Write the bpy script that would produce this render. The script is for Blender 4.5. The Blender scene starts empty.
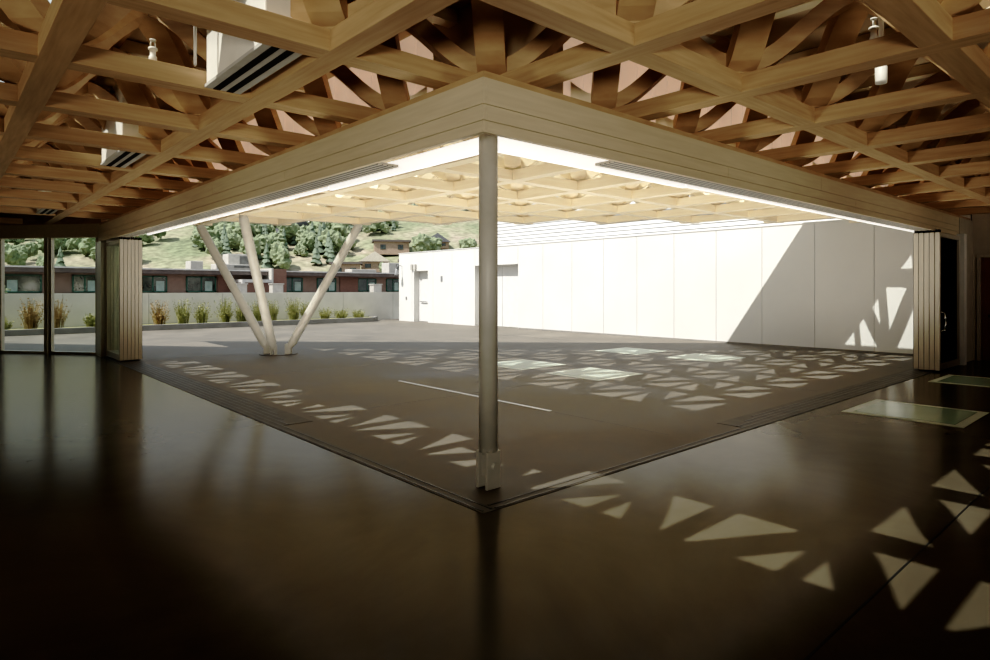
import bpy, bmesh, math, random
from mathutils import Vector, Matrix, noise
random.seed(7)
S = bpy.context.scene
COL = S.collection
PI = math.pi
SUNX, SUNY = .74, -.074

# ------------------------------------------------------------------ materials
def new_mat(name):
    m = bpy.data.materials.new(name); m.use_nodes = True
    nt = m.node_tree; nt.nodes.clear()
    out = nt.nodes.new('ShaderNodeOutputMaterial')
    b = nt.nodes.new('ShaderNodeBsdfPrincipled')
    nt.links.new(b.outputs[0], out.inputs[0])
    return m, nt, b, out

def mottled(name, c1, c2, scale=(1, 1, 1), nscale=4.0, rough=0.6, detail=5, bump=0.0, metal=0.0, spec=0.4, lo=.35, hi=.65, emit=None):
    m, nt, b, out = new_mat(name)
    tc = nt.nodes.new('ShaderNodeTexCoord'); mp = nt.nodes.new('ShaderNodeMapping')
    mp.inputs['Scale'].default_value = scale
    nz = nt.nodes.new('ShaderNodeTexNoise'); nz.inputs['Scale'].default_value = nscale; nz.inputs['Detail'].default_value = detail
    cr = nt.nodes.new('ShaderNodeValToRGB')
    cr.color_ramp.elements[0].position = lo; cr.color_ramp.elements[1].position = hi
    cr.color_ramp.elements[0].color = (*c1, 1); cr.color_ramp.elements[1].color = (*c2, 1)
    L = nt.links.new
    L(tc.outputs['Object'], mp.inputs[0]); L(mp.outputs[0], nz.inputs['Vector']); L(nz.outputs['Fac'], cr.inputs[0])
    L(cr.outputs[0], b.inputs['Base Color'])
    b.inputs['Roughness'].default_value = rough; b.inputs['Metallic'].default_value = metal
    b.inputs['Specular IOR Level'].default_value = spec
    if bump:
        bp = nt.nodes.new('ShaderNodeBump'); bp.inputs['Strength'].default_value = bump; bp.inputs['Distance'].default_value = .02
        L(nz.outputs['Fac'], bp.inputs['Height']); L(bp.outputs[0], b.inputs['Normal'])
    if emit:
        b.inputs['Emission Color'].default_value = (*emit[0], 1); b.inputs['Emission Strength'].default_value = emit[1]
    return m

def wood(name, c1, c2, axis):
    sc = {'x': (.6, 9, 9), 'y': (9, .6, 9), 'd': (1.2, 1.2, 4), 'z': (9, 9, .6)}[axis]
    return mottled(name, c1, c2, sc, 3.0, .5, 6, .05, spec=.35, lo=.3, hi=.75)

def glass(name, tint, refl=.12, diff=0.0, rough=0.02):
    m, nt, b, out = new_mat(name)
    nt.nodes.remove(b)
    tr = nt.nodes.new('ShaderNodeBsdfTransparent'); tr.inputs[0].default_value = (*tint, 1)
    gl = nt.nodes.new('ShaderNodeBsdfGlossy'); gl.inputs['Roughness'].default_value = rough
    nz = nt.nodes.new('ShaderNodeTexNoise'); nz.inputs['Scale'].default_value = 1.5
    mm = nt.nodes.new('ShaderNodeMath'); mm.operation = 'MULTIPLY_ADD'
    mm.inputs[1].default_value = .03; mm.inputs[2].default_value = refl
    nt.links.new(nz.outputs['Fac'], mm.inputs[0])
    mx = nt.nodes.new('ShaderNodeMixShader')
    nt.links.new(mm.outputs[0], mx.inputs[0]); nt.links.new(tr.outputs[0], mx.inputs[1]); nt.links.new(gl.outputs[0], mx.inputs[2])
    nt.links.new(mx.outputs[0], out.inputs[0])
    return m

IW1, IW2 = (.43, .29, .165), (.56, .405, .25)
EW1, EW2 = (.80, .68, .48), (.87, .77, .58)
M = {}
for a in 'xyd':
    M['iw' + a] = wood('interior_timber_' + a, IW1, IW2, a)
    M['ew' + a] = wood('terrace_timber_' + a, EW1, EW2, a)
M['fascia_x'] = wood('fascia_timber_x', (.60, .51, .37), (.68, .59, .43), 'x')
M['fascia_y'] = wood('fascia_timber_y', (.60, .51, .37), (.68, .59, .43), 'y')
M['joint'] = mottled('painted_recess_dark', (.04, .03, .02), (.06, .045, .03))
M['deck'] = mottled('ceiling_deck', (.56, .46, .32), (.64, .54, .39), (1, 1, 1), 2, .7)
M['soffit'] = mottled('white_soffit', (.72, .70, .66), (.78, .76, .72), rough=.5)
M['groove'] = mottled('track_groove', (.035, .033, .03), (.06, .055, .05), rough=.4, metal=.3)
M['trackmetal'] = mottled('track_metal', (.075, .066, .054), (.10, .09, .075), rough=.6)
M['strip'] = mottled('expansion_strip', (.5, .48, .44), (.6, .58, .54), rough=.3, metal=.6)
M['white'] = mottled('white_wall_paint', (.64, .63, .60), (.68, .67, .64), nscale=.6, rough=.55)
M['whitedoor'] = mottled('white_door_paint', (.64, .63, .61), (.68, .67, .65), rough=.4)
M['joint_grey'] = mottled('panel_joint', (.20, .19, .175), (.25, .24, .22))
M['grey'] = mottled('grey_metal', (.25, .25, .25), (.32, .32, .32), rough=.4, metal=.5)
M['rib'] = mottled('ribbed_cladding', (.66, .66, .65), (.70, .70, .69), rough=.5)
M['steel'] = mottled('painted_steel', (.44, .425, .375), (.51, .49, .44), rough=.42, spec=.5)
M['chrome'] = mottled('chrome', (.7, .7, .7), (.8, .8, .8), rough=.2, metal=1.0)
M['alu'] = mottled('door_aluminium', (.52, .48, .41), (.58, .54, .46), (9, 9, .4), rough=.38, metal=.15)
M['black'] = mottled('black_rubber', (.008, .008, .008), (.015, .014, .013), rough=.7)
M['conc'] = mottled('parapet_concrete', (.54, .52, .47), (.62, .595, .545), nscale=1.2, rough=.85, bump=.1)
M['curb'] = mottled('curb_concrete', (.17, .165, .155), (.22, .215, .20), nscale=2, rough=.85)
M['soil'] = mottled('planter_soil', (.16, .17, .06), (.32, .30, .12), nscale=9, rough=.95, bump=.4)
M['panelglow'] = None
M['glass'] = glass('clear_glass', (.95, .975, .96), .03)
M['glassroof'] = glass('roof_glass', (.89, .905, .895), .04)
M['glassdark'] = glass('dark_glass', (.10, .09, .08), .05)
M['floorglass'] = mottled('walkable_glass', (.30, .40, .31), (.34, .44, .35), nscale=1.5, rough=.16, spec=.6)
M['floorglassedge'] = mottled('frosted_glass_border', (.46, .50, .42), (.50, .54, .46), rough=.35)
M['glassbright'] = mottled('terrace_walkable_glass', (.34, .39, .33), (.40, .45, .38), nscale=1.5, rough=.4)
M['plaster'] = mottled('interior_plaster', (.50, .45, .37), (.55, .50, .42), rough=.8)
M['brownwood'] = wood('door_veneer', (.22, .11, .045), (.30, .16, .07), 'z')
M['duct'] = mottled('white_duct', (.72, .69, .62), (.78, .75, .68), rough=.5)
M['brick'] = None
M['taupe'] = mottled('taupe_render', (.20, .155, .13), (.235, .185, .16), nscale=2, rough=.9)
M['roofdark'] = mottled('hotel_roof', (.10, .085, .08), (.13, .11, .10), rough=.7)
M['rooflight'] = mottled('roof_edge_metal', (.45, .44, .42), (.55, .54, .52), rough=.4)
M['win'] = mottled('hotel_window_glass', (.012, .018, .016), (.05, .065, .055), nscale=2.5, rough=.1, spec=.8)
M['winframe'] = mottled('green_window_frame', (.03, .09, .07), (.045, .12, .09), rough=.5)
M['curtain'] = mottled('pale_curtain', (.24, .32, .29), (.32, .40, .37), rough=.8)
M['unit'] = mottled('rooftop_unit', (.42, .40, .36), (.50, .48, .44), rough=.5)
M['unitdark'] = mottled('rooftop_grille', (.12, .12, .11), (.18, .18, .17), rough=.6)
M['leafg'] = mottled('tree_green', (.165, .20, .12), (.235, .265, .17), nscale=.9, rough=.9)  # distant haze is put into this pale green
M['leafc'] = mottled('conifer_green', (.135, .17, .125), (.18, .215, .16), nscale=.9, rough=.9)  # conifer colour lightened the same way for haze
M['trunk'] = mottled('trunk', (.14, .10, .07), (.2, .15, .1), rough=.9)
M['grassg'] = mottled('shrub_green', (.20, .21, .09), (.33, .32, .16), nscale=6, rough=.9)
M['grassr'] = mottled('shrub_russet', (.24, .17, .09), (.33, .25, .13), nscale=6, rough=.9)
M['house1'] = mottled('house_brown', (.30, .22, .17), (.38, .29, .22), rough=.9)
M['house2'] = mottled('house_cream', (.52, .47, .39), (.60, .55, .46), rough=.9)
M['slate'] = mottled('house_slate', (.12, .12, .13), (.17, .17, .18), rough=.8)

def brick_mat():
    m, nt, b, out = new_mat('hotel_brick')
    tc = nt.nodes.new('ShaderNodeTexCoord'); mp = nt.nodes.new('ShaderNodeMapping')
    mp.inputs['Rotation'].default_value = (PI / 2, 0, 0)
    br = nt.nodes.new('ShaderNodeTexBrick'); br.inputs['Scale'].default_value = 4
    br.inputs['Color1'].default_value = (.185, .115, .095, 1); br.inputs['Color2'].default_value = (.155, .10, .082, 1)
    br.inputs['Mortar'].default_value = (.20, .14, .115, 1)
    nt.links.new(tc.outputs['Object'], mp.inputs[0]); nt.links.new(mp.outputs[0], br.inputs['Vector'])
    nt.links.new(br.outputs['Color'], b.inputs['Base Color']); b.inputs['Roughness'].default_value = .9
    return m
M['brick'] = brick_mat()

def translucent_mat():
    m, nt, b, out = new_mat('sunglow_translucent_board'); nt.nodes.remove(b)
    tc = nt.nodes.new('ShaderNodeTexCoord')
    wv = nt.nodes.new('ShaderNodeTexNoise'); wv.inputs['Scale'].default_value = 2
    cr = nt.nodes.new('ShaderNodeValToRGB')
    cr.color_ramp.elements[0].color = (.80, .66, .54, 1); cr.color_ramp.elements[1].color = (.92, .80, .70, 1)
    nt.links.new(tc.outputs['Object'], wv.inputs['Vector']); nt.links.new(wv.outputs['Fac'], cr.inputs[0])
    t = nt.nodes.new('ShaderNodeBsdfTranslucent'); d = nt.nodes.new('ShaderNodeBsdfDiffuse'); mx = nt.nodes.new('ShaderNodeMixShader')
    mx.inputs[0].default_value = .3
    nt.links.new(cr.outputs[0], t.inputs[0]); nt.links.new(cr.outputs[0], d.inputs[0])
    nt.links.new(t.outputs[0], mx.inputs[1]); nt.links.new(d.outputs[0], mx.inputs[2]); em = nt.nodes.new('ShaderNodeEmission'); em.inputs[1].default_value = .16; nt.links.new(cr.outputs[0], em.inputs[0])  # emission adds a sunlit glow to the boards
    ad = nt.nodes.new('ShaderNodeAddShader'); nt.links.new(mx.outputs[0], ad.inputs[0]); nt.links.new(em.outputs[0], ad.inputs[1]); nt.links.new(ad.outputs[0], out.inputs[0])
    return m
M['panelglow'] = translucent_mat()

def floor_mat(name, c1, c2, r1, r2, spec, seams=()):
    m, nt, b, out = new_mat(name)
    L = nt.links.new; N = nt.nodes.new
    tc = N('ShaderNodeTexCoord')
    n1 = N('ShaderNodeTexNoise'); n1.inputs['Scale'].default_value = .55; n1.inputs['Detail'].default_value = 8; n1.inputs['Roughness'].default_value = .62
    n1.inputs['Distortion'].default_value = .6
    cr = N('ShaderNodeValToRGB'); cr.color_ramp.elements[0].position = .32; cr.color_ramp.elements[1].position = .70
    cr.color_ramp.elements[0].color = (*c1, 1); cr.color_ramp.elements[1].color = (*c2, 1)
    L(tc.outputs['Object'], n1.inputs['Vector']); L(n1.outputs['Fac'], cr.inputs[0]); L(cr.outputs[0], b.inputs['Base Color'])
    mr = N('ShaderNodeMapRange'); mr.inputs[1].default_value = .3; mr.inputs[2].default_value = .7
    mr.inputs[3].default_value = r1; mr.inputs[4].default_value = r2
    L(n1.outputs['Fac'], mr.inputs[0]); L(mr.outputs[0], b.inputs['Roughness'])
    b.inputs['Specular IOR Level'].default_value = spec
    n2 = N('ShaderNodeTexNoise'); n2.inputs['Scale'].default_value = 30; n2.inputs['Detail'].default_value = 4
    bp = N('ShaderNodeBump'); bp.inputs['Strength'].default_value = .04; bp.inputs['Distance'].default_value = .01
    L(tc.outputs['Object'], n2.inputs['Vector']); L(n2.outputs['Fac'], bp.inputs['Height']); L(bp.outputs[0], b.inputs['Normal'])
    return m
M['floor_in'] = floor_mat('polished_concrete', (.068, .060, .044), (.105, .094, .072), .17, .25, .14)
M['floor_out'] = floor_mat('terrace_concrete', (.100, .087, .069), (.182, .163, .136), .5, .75, .3)

def polish(m, k, rough):
    # weaken the grazing reflection of the waxed slab: diffuse body plus a thin scaled Fresnel gloss
    nt = m.node_tree; b = [n for n in nt.nodes if n.type == 'BSDF_PRINCIPLED'][0]; out = [n for n in nt.nodes if n.type == 'OUTPUT_MATERIAL'][0]
    b.inputs['Specular IOR Level'].default_value = 0
    g = nt.nodes.new('ShaderNodeBsdfGlossy'); g.inputs['Roughness'].default_value = rough; g.inputs[0].default_value = (1, .97, .92, 1)
    f = nt.nodes.new('ShaderNodeFresnel'); f.inputs[0].default_value = 1.45
    mu = nt.nodes.new('ShaderNodeMath'); mu.operation = 'MULTIPLY'; mu.inputs[1].default_value = k
    mx = nt.nodes.new('ShaderNodeMixShader'); L = nt.links.new
    L(f.outputs[0], mu.inputs[0]); L(mu.outputs[0], mx.inputs[0]); L(b.outputs[0], mx.inputs[1]); L(g.outputs[0], mx.inputs[2]); L(mx.outputs[0], out.inputs[0])
polish(M['floor_in'], .55, .17)

def hill_mat():
    m, nt, b, out = new_mat('hillside'); L = nt.links.new; N = nt.nodes.new
    tc = N('ShaderNodeTexCoord'); mp = N('ShaderNodeMapping'); mp.inputs['Scale'].default_value = (1, 1, 2.2)
    n1 = N('ShaderNodeTexNoise'); n1.inputs['Scale'].default_value = .04; n1.inputs['Detail'].default_value = 7; n1.inputs['Distortion'].default_value = 1.2
    cr = N('ShaderNodeValToRGB'); e = cr.color_ramp.elements
    e[0].position = .36; e[0].color = (.165, .185, .115, 1); e[1].position = .66; e[1].color = (.31, .265, .205, 1)  # muted, paled slope colours stand for atmospheric haze
    q = e.new(.50); q.color = (.225, .225, .15, 1)
    L(tc.outputs['Object'], mp.inputs[0]); L(mp.outputs[0], n1.inputs['Vector']); L(n1.outputs['Fac'], cr.inputs[0])
    n2 = N('ShaderNodeTexNoise'); n2.inputs['Scale'].default_value = .8; n2.inputs['Detail'].default_value = 6
    mx = N('ShaderNodeMixRGB'); mx.blend_type = 'OVERLAY'; mx.inputs[0].default_value = .9
    L(tc.outputs['Object'], n2.inputs['Vector']); L(cr.outputs[0], mx.inputs[1]); L(n2.outputs['Fac'], mx.inputs[2])
    L(mx.outputs[0], b.inputs['Base Color']); b.inputs['Roughness'].default_value = 1; b.inputs['Specular IOR Level'].default_value = .1
    return m
M['hill'] = hill_mat()

# ------------------------------------------------------------------ mesh helpers
def box(bm, x0, x1, y0, y1, z0, z1):
    vs = [bm.verts.new(p) for p in ((x0, y0, z0), (x1, y0, z0), (x1, y1, z0), (x0, y1, z0), (x0, y0, z1), (x1, y0, z1), (x1, y1, z1), (x0, y1, z1))]
    for f in ((0, 3, 2, 1), (4, 5, 6, 7), (0, 1, 5, 4), (1, 2, 6, 5), (2, 3, 7, 6), (3, 0, 4, 7)):
        bm.faces.new([vs[i] for i in f])

def prism(bm, pts, z0, z1):
    a = [bm.verts.new((x, y, z0)) for x, y in pts]; b = [bm.verts.new((x, y, z1)) for x, y in pts]
    n = len(pts)
    bm.faces.new(a[::-1]); bm.faces.new(b)
    for i in range(n): bm.faces.new((a[i], a[(i + 1) % n], b[(i + 1) % n], b[i]))

def tube(bm, p0, p1, r0, r1=None, n=20, cap=True):
    r1 = r0 if r1 is None else r1
    p0 = Vector(p0); p1 = Vector(p1); d = (p1 - p0).normalized()
    u = d.orthogonal().normalized(); v = d.cross(u)
    A = []; B = []
    for i in range(n):
        a = 2 * PI * i / n; o = u * math.cos(a) + v * math.sin(a)
        A.append(bm.verts.new(p0 + o * r0)); B.append(bm.verts.new(p1 + o * r1))
    for i in range(n):
        f = bm.faces.new((A[i], A[(i + 1) % n], B[(i + 1) % n], B[i])); f.smooth = True
    if cap: bm.faces.new(A[::-1]); bm.faces.new(B)

def lathe(bm, prof, c, n=24):
    rings = []
    for r, z in prof:
        rings.append([bm.verts.new((c[0] + r * math.cos(2 * PI * i / n), c[1] + r * math.sin(2 * PI * i / n), c[2] + z)) for i in range(n)])
    for a, b in zip(rings, rings[1:]):
        for i in range(n):
            f = bm.faces.new((a[i], a[(i + 1) % n], b[(i + 1) % n], b[i])); f.smooth = True
    bm.faces.new(rings[0][::-1]); bm.faces.new(rings[-1])

def obj(name, bm, mat, parent=None, bevel=0.0):
    bmesh.ops.recalc_face_normals(bm, faces=bm.faces[:])
    me = bpy.data.meshes.new(name); bm.to_mesh(me); bm.free()
    o = bpy.data.objects.new(name, me); COL.objects.link(o)
    me.materials.append(mat)
    if parent:
        o.parent = parent
        o.matrix_parent_inverse = Matrix.Translation(parent.location).inverted() if parent.rotation_euler.z == 0 else (Matrix.Translation(parent.location) @ Matrix.Rotation(parent.rotation_euler.z, 4, 'Z')).inverted()
    if bevel:
        md = o.modifiers.new('b', 'BEVEL'); md.width = bevel; md.segments = 2; md.limit_method = 'ANGLE'
    return o

def tag(o, label=None, cat=None, group=None, kind=None):
    if label: o['label'] = label
    if cat: o['category'] = cat
    if group: o['group'] = group
    if kind: o['kind'] = kind
    return o

def thing(name, label, cat, loc, group=None, rz=0):
    o = bpy.data.objects.new(name, None); COL.objects.link(o); o.location = loc; o.empty_display_size = .1
    o.rotation_euler.z = rz
    return tag(o, label, cat, group)

def bxo(name, b, mat, parent=None, bevel=0.0):
    bm = bmesh.new(); box(bm, *b); return obj(name, bm, mat, parent, bevel)

def struct(o, label=None, cat='structure'):
    o['kind'] = 'structure'
    if label: o['label'] = label; o['category'] = cat
    return o
ORD = ['first', 'second', 'third', 'fourth', 'fifth', 'sixth', 'seventh', 'eighth', 'ninth', 'tenth', 'eleventh', 'twelfth', 'thirteenth', 'fourteenth', 'fifteenth', 'sixteenth', 'seventeenth', 'eighteenth', 'nineteenth', 'twentieth']

# ------------------------------------------------------------------ geometry constants (metres; glass corner at the origin)
SP = 1.453; X0 = .568; Y0 = .548
ZB, ZT = 3.264, 3.414           # lower chord
BW = .095
WX = 14.68                      # white wall plane
PX, PY = .08, 14.95             # left glazed wall start
DX, DY = -.61, .79
def ydiag(x): return PY + (x - PX) * DY / DX
def lx(i): return X0 + SP * i
def ly(j): return Y0 + SP * j

# ------------------------------------------------------------------ floors
bm = bmesh.new()
v = [(-7, -7), (WX, -7), (WX, 0), (0, 0), (0, ydiag(0)), (-7, ydiag(-7))]
vs = [bm.verts.new((x, y, 0)) for x, y in v]; lo = [bm.verts.new((x, y, -.2)) for x, y in v]
bm.faces.new(vs)
for i in range(6): bm.faces.new((vs[i], lo[i], lo[(i + 1) % 6], vs[(i + 1) % 6]))
struct(obj('floor', bm, M['floor_in']), 'dark polished concrete floor of the indoor gallery', 'floor')
bm = bmesh.new()
v = [(0, 0), (WX + .5, 0), (WX + .5, 26.2), (PX + (26.2 - PY) * DX / DY, 26.2), (0, ydiag(0))]
vs = [bm.verts.new((x, y, 0)) for x, y in v]; lo = [bm.verts.new((x, y, -.2)) for x, y in v]
bm.faces.new(vs)
for i in range(5): bm.faces.new((vs[i], lo[i], lo[(i + 1) % 5], vs[(i + 1) % 5]))
struct(obj('floor_terrace', bm, M['floor_out']), 'weathered grey concrete floor of the covered terrace', 'floor')

# saw-cut seams inside, expansion strip outside
for k, (b, mt, lb) in enumerate([((-7, WX, -2.36, -2.348, 0.0005, .0015), 'black', None)]):
    struct(bxo('trim_%d' % (20 + k), b, M[mt]), 'thin dark saw-cut joint in the indoor floor', 'joint')
t = bxo('expansion_joint', (3.12, 3.17, 2.35, 6.1, .0005, .006), M['strip'])
tag(t, 'pale metal joint strip set in the terrace floor beside the corner column', 'floor joint')
struct(bxo('trim_22', (3.14, 3.15, .5, 2.3, .0005, .0015), M['groove']), 'thin dark floor joint on the terrace', 'joint')
for k, y in enumerate([4.2, 8.6, 12.9]):
    struct(bxo('trim_%d' % (23 + k), (.6, WX, y, y + .012, .0003, .0012), M['groove']), 'thin dark control joint across the terrace floor', 'joint')
for k, x in enumerate([7.5, 11.9]):
    struct(bxo('trim_%d' % (27 + k), (x, x + .012, .6, 24.1, .0003, .0012), M['groove']), 'thin dark control joint along the terrace floor', 'joint')

# sliding door tracks in the floor
def floor_track(side):
    n = 'floor_track'
    if side == 'left':
        t = thing(n, 'grooved metal door track in the floor along the left opening', 'door track', (0, 6, 0))
        obj_ = bmesh.new(); box(obj_, 0.0, .13, .0, 14.4, .0, .004); box(obj_, .13, .50, 3.9, 14.4, .0, .004)
        obj('track_plate', obj_, M['trackmetal'], t)
        for k in range(6):
            y0 = .04 if k < 2 else 3.9 + (k - 2) * .35
            bxo('groove', (.02 + k * .08, .038 + k * .08, y0, 14.35, .002, .007), M['groove'], t)
    else:
        t = thing(n, 'grooved metal door track in the floor along the right opening', 'door track', (6, 0, 0))
        obj_ = bmesh.new(); box(obj_, .13, 13.3, .0, .13, .0, .004); box(obj_, 4.1, 13.3, .13, .45, .0, .004)
        obj('track_plate', obj_, M['trackmetal'], t)
        for k in range(5):
            x0 = .14 if k < 2 else 4.1 + (k - 2) * .35
            bxo('groove', (x0, 13.3, .02 + k * .08, .038 + k * .08, .002, .007), M['groove'], t)
floor_track('left'); floor_track('right')

# walkable glass panels
def glass_panel(x0, x1, y0, y1, label, inner, grp):
    t = thing('floor_glass_panel', label, 'glass panel', ((x0 + x1) / 2, (y0 + y1) / 2, 0), grp)
    bxo('frosted_border', (x0, x1, y0, y1, .0, .006), M['floorglassedge'], t)
    bxo('glass_pane', (x0 + .11, x1 - .11, y0 + .11, y1 - .11, .004, .009), M[inner], t)
glass_panel(6.0, 7.36, -1.66, -.30, 'square green glass floor panel indoors, nearer one by the right track', 'floorglass', 'indoor floor glass panels')
glass_panel(10.0, 11.36, -1.66, -.30, 'square green glass floor panel indoors in front of the right folded doors', 'floorglass', 'indoor floor glass panels')
glass_panel(5.78, 7.12, 3.70, 5.06, 'pale glass floor panel on the terrace nearest to the indoor corner', 'glassbright', 'terrace floor glass panels')
glass_panel(5.78, 7.12, 5.72, 7.08, 'pale glass floor panel on the terrace just right of the corner column', 'glassbright', 'terrace floor glass panels')
glass_panel(9.92, 11.28, 3.75, 5.10, 'pale glass floor panel on the terrace, rightmost of the four', 'glassbright', 'terrace floor glass panels')
glass_panel(9.92, 11.28, 5.92, 7.28, 'pale glass floor panel on the terrace, farthest back near white wall', 'glassbright', 'terrace floor glass panels')

# ------------------------------------------------------------------ header fascia around the opening (structure)
def fascia(side):
    L = 'y' if side == 'left' else 'x'
    end = 15.0 if side == 'left' else WX
    zs = [(2.80, 2.884), (2.889, 3.004), (3.009, 3.202)]
    for k, (z0, z1) in enumerate(zs):
        cuts = [0.0, 3.55, 7.4, 11.2, end] if k == 1 else ([0.0, 6.1, 12.2, end] if k == 2 else [0.0, end])
        bm = bmesh.new()
        for a, b in zip(cuts, cuts[1:]):
            a_ = a + (.002 if a else 0)
            if side == 'left': box(bm, 0, .04, a_ if a else 0.0, b - .003, z0, z1)
            else: box(bm, a_ if a else .0405, b - .003, 0, .04, z0, z1)
        struct(obj('trim_%d' % ((1 if side == 'left' else 5) + k), bm, M['fascia_' + L]), 'plywood header board over the %s opening' % side, 'fascia board')
    e = end
    bm = bmesh.new()
    if side == 'left':
        box(bm, .04, .12, .04, e, 2.83, 3.20)
    else:
        box(bm, .12, e, .04, .12, 2.83, 3.20)
    struct(obj('trim_%d' % (4 if side == 'left' else 8), bm, M['soffit']), 'white soffit of the %s header' % side, 'soffit')
    # track grooves in the soffit
    t = thing('ceiling_track', 'white grooved track under the %s header' % side, 'door track', ((.15, 7, 2.8) if side == 'left' else (7, .15, 2.8)))
    st = 1.62
    if side == 'left':
        bm = bmesh.new(); box(bm, .04, .30, st, e - .3, 2.806, 2.83); obj('track_body', bm, M['alu'], t)
        for k in range(4): bxo('groove', (.065 + k * .055, .08 + k * .055, st, 12.6, 2.804, 2.812), M['groove'], t)
        bm = bmesh.new(); box(bm, .30, .52, .52, e - .3, 2.86, 2.90)
    else:
        bm = bmesh.new(); box(bm, st, 13.3, .04, .30, 2.806, 2.83); obj('track_body', bm, M['alu'], t)
        for k in range(4): bxo('groove', (st, 11.5, .065 + k * .055, .08 + k * .055, 2.804, 2.812), M['groove'], t)
        bm = bmesh.new(); box(bm, .30, 13.3, .30, .52, 2.86, 2.90)
    bm.free()
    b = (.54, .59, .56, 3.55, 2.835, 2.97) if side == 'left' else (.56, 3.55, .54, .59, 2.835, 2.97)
    l = bxo('glow_strip', b, M['glowstrip']); tag(l, 'thick glowing white strip beside the %s header next to the corner column' % side, 'white strip')
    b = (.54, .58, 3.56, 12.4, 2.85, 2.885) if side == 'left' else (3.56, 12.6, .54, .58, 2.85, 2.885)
    l = bxo('glow_strip', b, M['glowstrip']); tag(l, 'thin glowing white strip continuing along the %s header far from the corner' % side, 'white strip')
m_, nt_, b_, o_ = new_mat('glow_strip_emission')  # white header strips, brightened by added emission
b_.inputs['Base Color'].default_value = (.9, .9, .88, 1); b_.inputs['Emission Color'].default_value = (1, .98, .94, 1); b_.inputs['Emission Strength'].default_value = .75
M['glowstrip'] = m_
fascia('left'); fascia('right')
# cap board above the fascia
bm = bmesh.new(); box(bm, .03, .55, .03, 15.0, 3.205, 3.262); box(bm, .55, WX, .03, .55, 3.205, 3.262)
for y_ in [k * 1.453 + .548 for k in range(2, 10)]:
    box(bm, .30, .62, y_ - .03, y_ + .03, 2.90, 3.205); box(bm, y_ - .03, y_ + .03, .30, .62, 2.90, 3.205)
struct(obj('trim_9', bm, M['iwd']), 'timber plate on top of the header', 'plate')

# ------------------------------------------------------------------ timber lattice: beams
LIM = 15.9  # x+y limit of the terrace lattice
def ybeam(x, y0, y1, mat, label, grp, ext=0):
    bm = bmesh.new(); box(bm, x - BW, x + BW, y0, y1, ZB, ZT)
    return tag(obj('ceiling_beam', bm, mat, None, .004), label, 'timber beam', grp)
def xbeam(y, x0, x1, mat, label, grp):
    bm = bmesh.new(); box(bm, x0, x1, y - BW, y + BW, ZB + .0015, ZT)
    return tag(obj('ceiling_beam', bm, mat, None, .004), label, 'timber beam', grp)
# indoor long beams parallel to the openings
G1 = 'long indoor ceiling beams'
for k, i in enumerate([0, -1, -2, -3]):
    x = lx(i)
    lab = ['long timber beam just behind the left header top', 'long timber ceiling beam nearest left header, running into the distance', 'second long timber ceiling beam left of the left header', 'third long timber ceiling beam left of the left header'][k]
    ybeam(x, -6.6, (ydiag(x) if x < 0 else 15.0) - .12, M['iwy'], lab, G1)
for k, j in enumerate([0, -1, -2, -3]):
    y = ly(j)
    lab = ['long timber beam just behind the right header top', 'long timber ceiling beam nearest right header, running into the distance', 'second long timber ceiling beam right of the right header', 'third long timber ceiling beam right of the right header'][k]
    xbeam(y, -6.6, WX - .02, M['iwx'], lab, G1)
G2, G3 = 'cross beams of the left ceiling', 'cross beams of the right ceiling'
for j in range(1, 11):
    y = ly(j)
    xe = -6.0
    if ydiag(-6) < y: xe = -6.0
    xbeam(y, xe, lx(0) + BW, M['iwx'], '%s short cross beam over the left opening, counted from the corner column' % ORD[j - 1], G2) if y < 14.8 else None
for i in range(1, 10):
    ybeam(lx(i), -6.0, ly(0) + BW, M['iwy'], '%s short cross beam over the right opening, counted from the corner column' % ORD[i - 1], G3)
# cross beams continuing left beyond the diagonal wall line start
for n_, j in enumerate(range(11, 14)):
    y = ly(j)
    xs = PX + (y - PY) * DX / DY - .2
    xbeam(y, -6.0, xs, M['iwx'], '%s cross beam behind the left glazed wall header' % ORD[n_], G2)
# terrace canopy
G4 = 'pale canopy beams above the terrace'
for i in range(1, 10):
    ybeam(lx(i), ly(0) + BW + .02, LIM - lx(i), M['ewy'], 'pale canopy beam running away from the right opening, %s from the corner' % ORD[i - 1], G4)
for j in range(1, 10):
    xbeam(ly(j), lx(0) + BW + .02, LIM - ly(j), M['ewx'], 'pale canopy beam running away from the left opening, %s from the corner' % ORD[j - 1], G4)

# ------------------------------------------------------------------ timber lattice: curved diagonal webs
ZLO, ZHI, TH, WD = 3.49, 4.09, .14, .12
def ribbon_mesh(segs):
    """segs: list of (x,y,z0 -> x,y,z1) half waves, contiguous"""
    bm = bmesh.new(); N = 10
    for run in [segs]:
        pts = []
        for (a, b) in run:
            for k in range(N):
                t = k / N
                pts.append((a[0] + (b[0] - a[0]) * t, a[1] + (b[1] - a[1]) * t, a[2] + (b[2] - a[2]) * (.5 - .5 * math.cos(PI * t))))
        pts.append(run[-1][1])
        P = [Vector(p) for p in pts]
        h = (P[-1] - P[0]); h.z = 0; h.normalize(); side = Vector((-h.y, h.x, 0)) * WD
        prev = None
        for i, p in enumerate(P):
            tg = (P[min(i + 1, len(P) - 1)] - P[max(i - 1, 0)]).normalized()
            nn = tg.cross(side).normalized() * (TH / 2)
            ring = [bm.verts.new(p + s1 * side + s2 * nn) for s1, s2 in ((-1, -1), (1, -1), (1, 1), (-1, 1))]
            if prev:
                for q in range(4):
                    f = bm.faces.new((prev[q], prev[(q + 1) % 4], ring[(q + 1) % 4], ring[q]))
            else: bm.faces.new(ring[::-1])
            prev = ring
        bm.faces.new(prev)
    return bm
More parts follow.
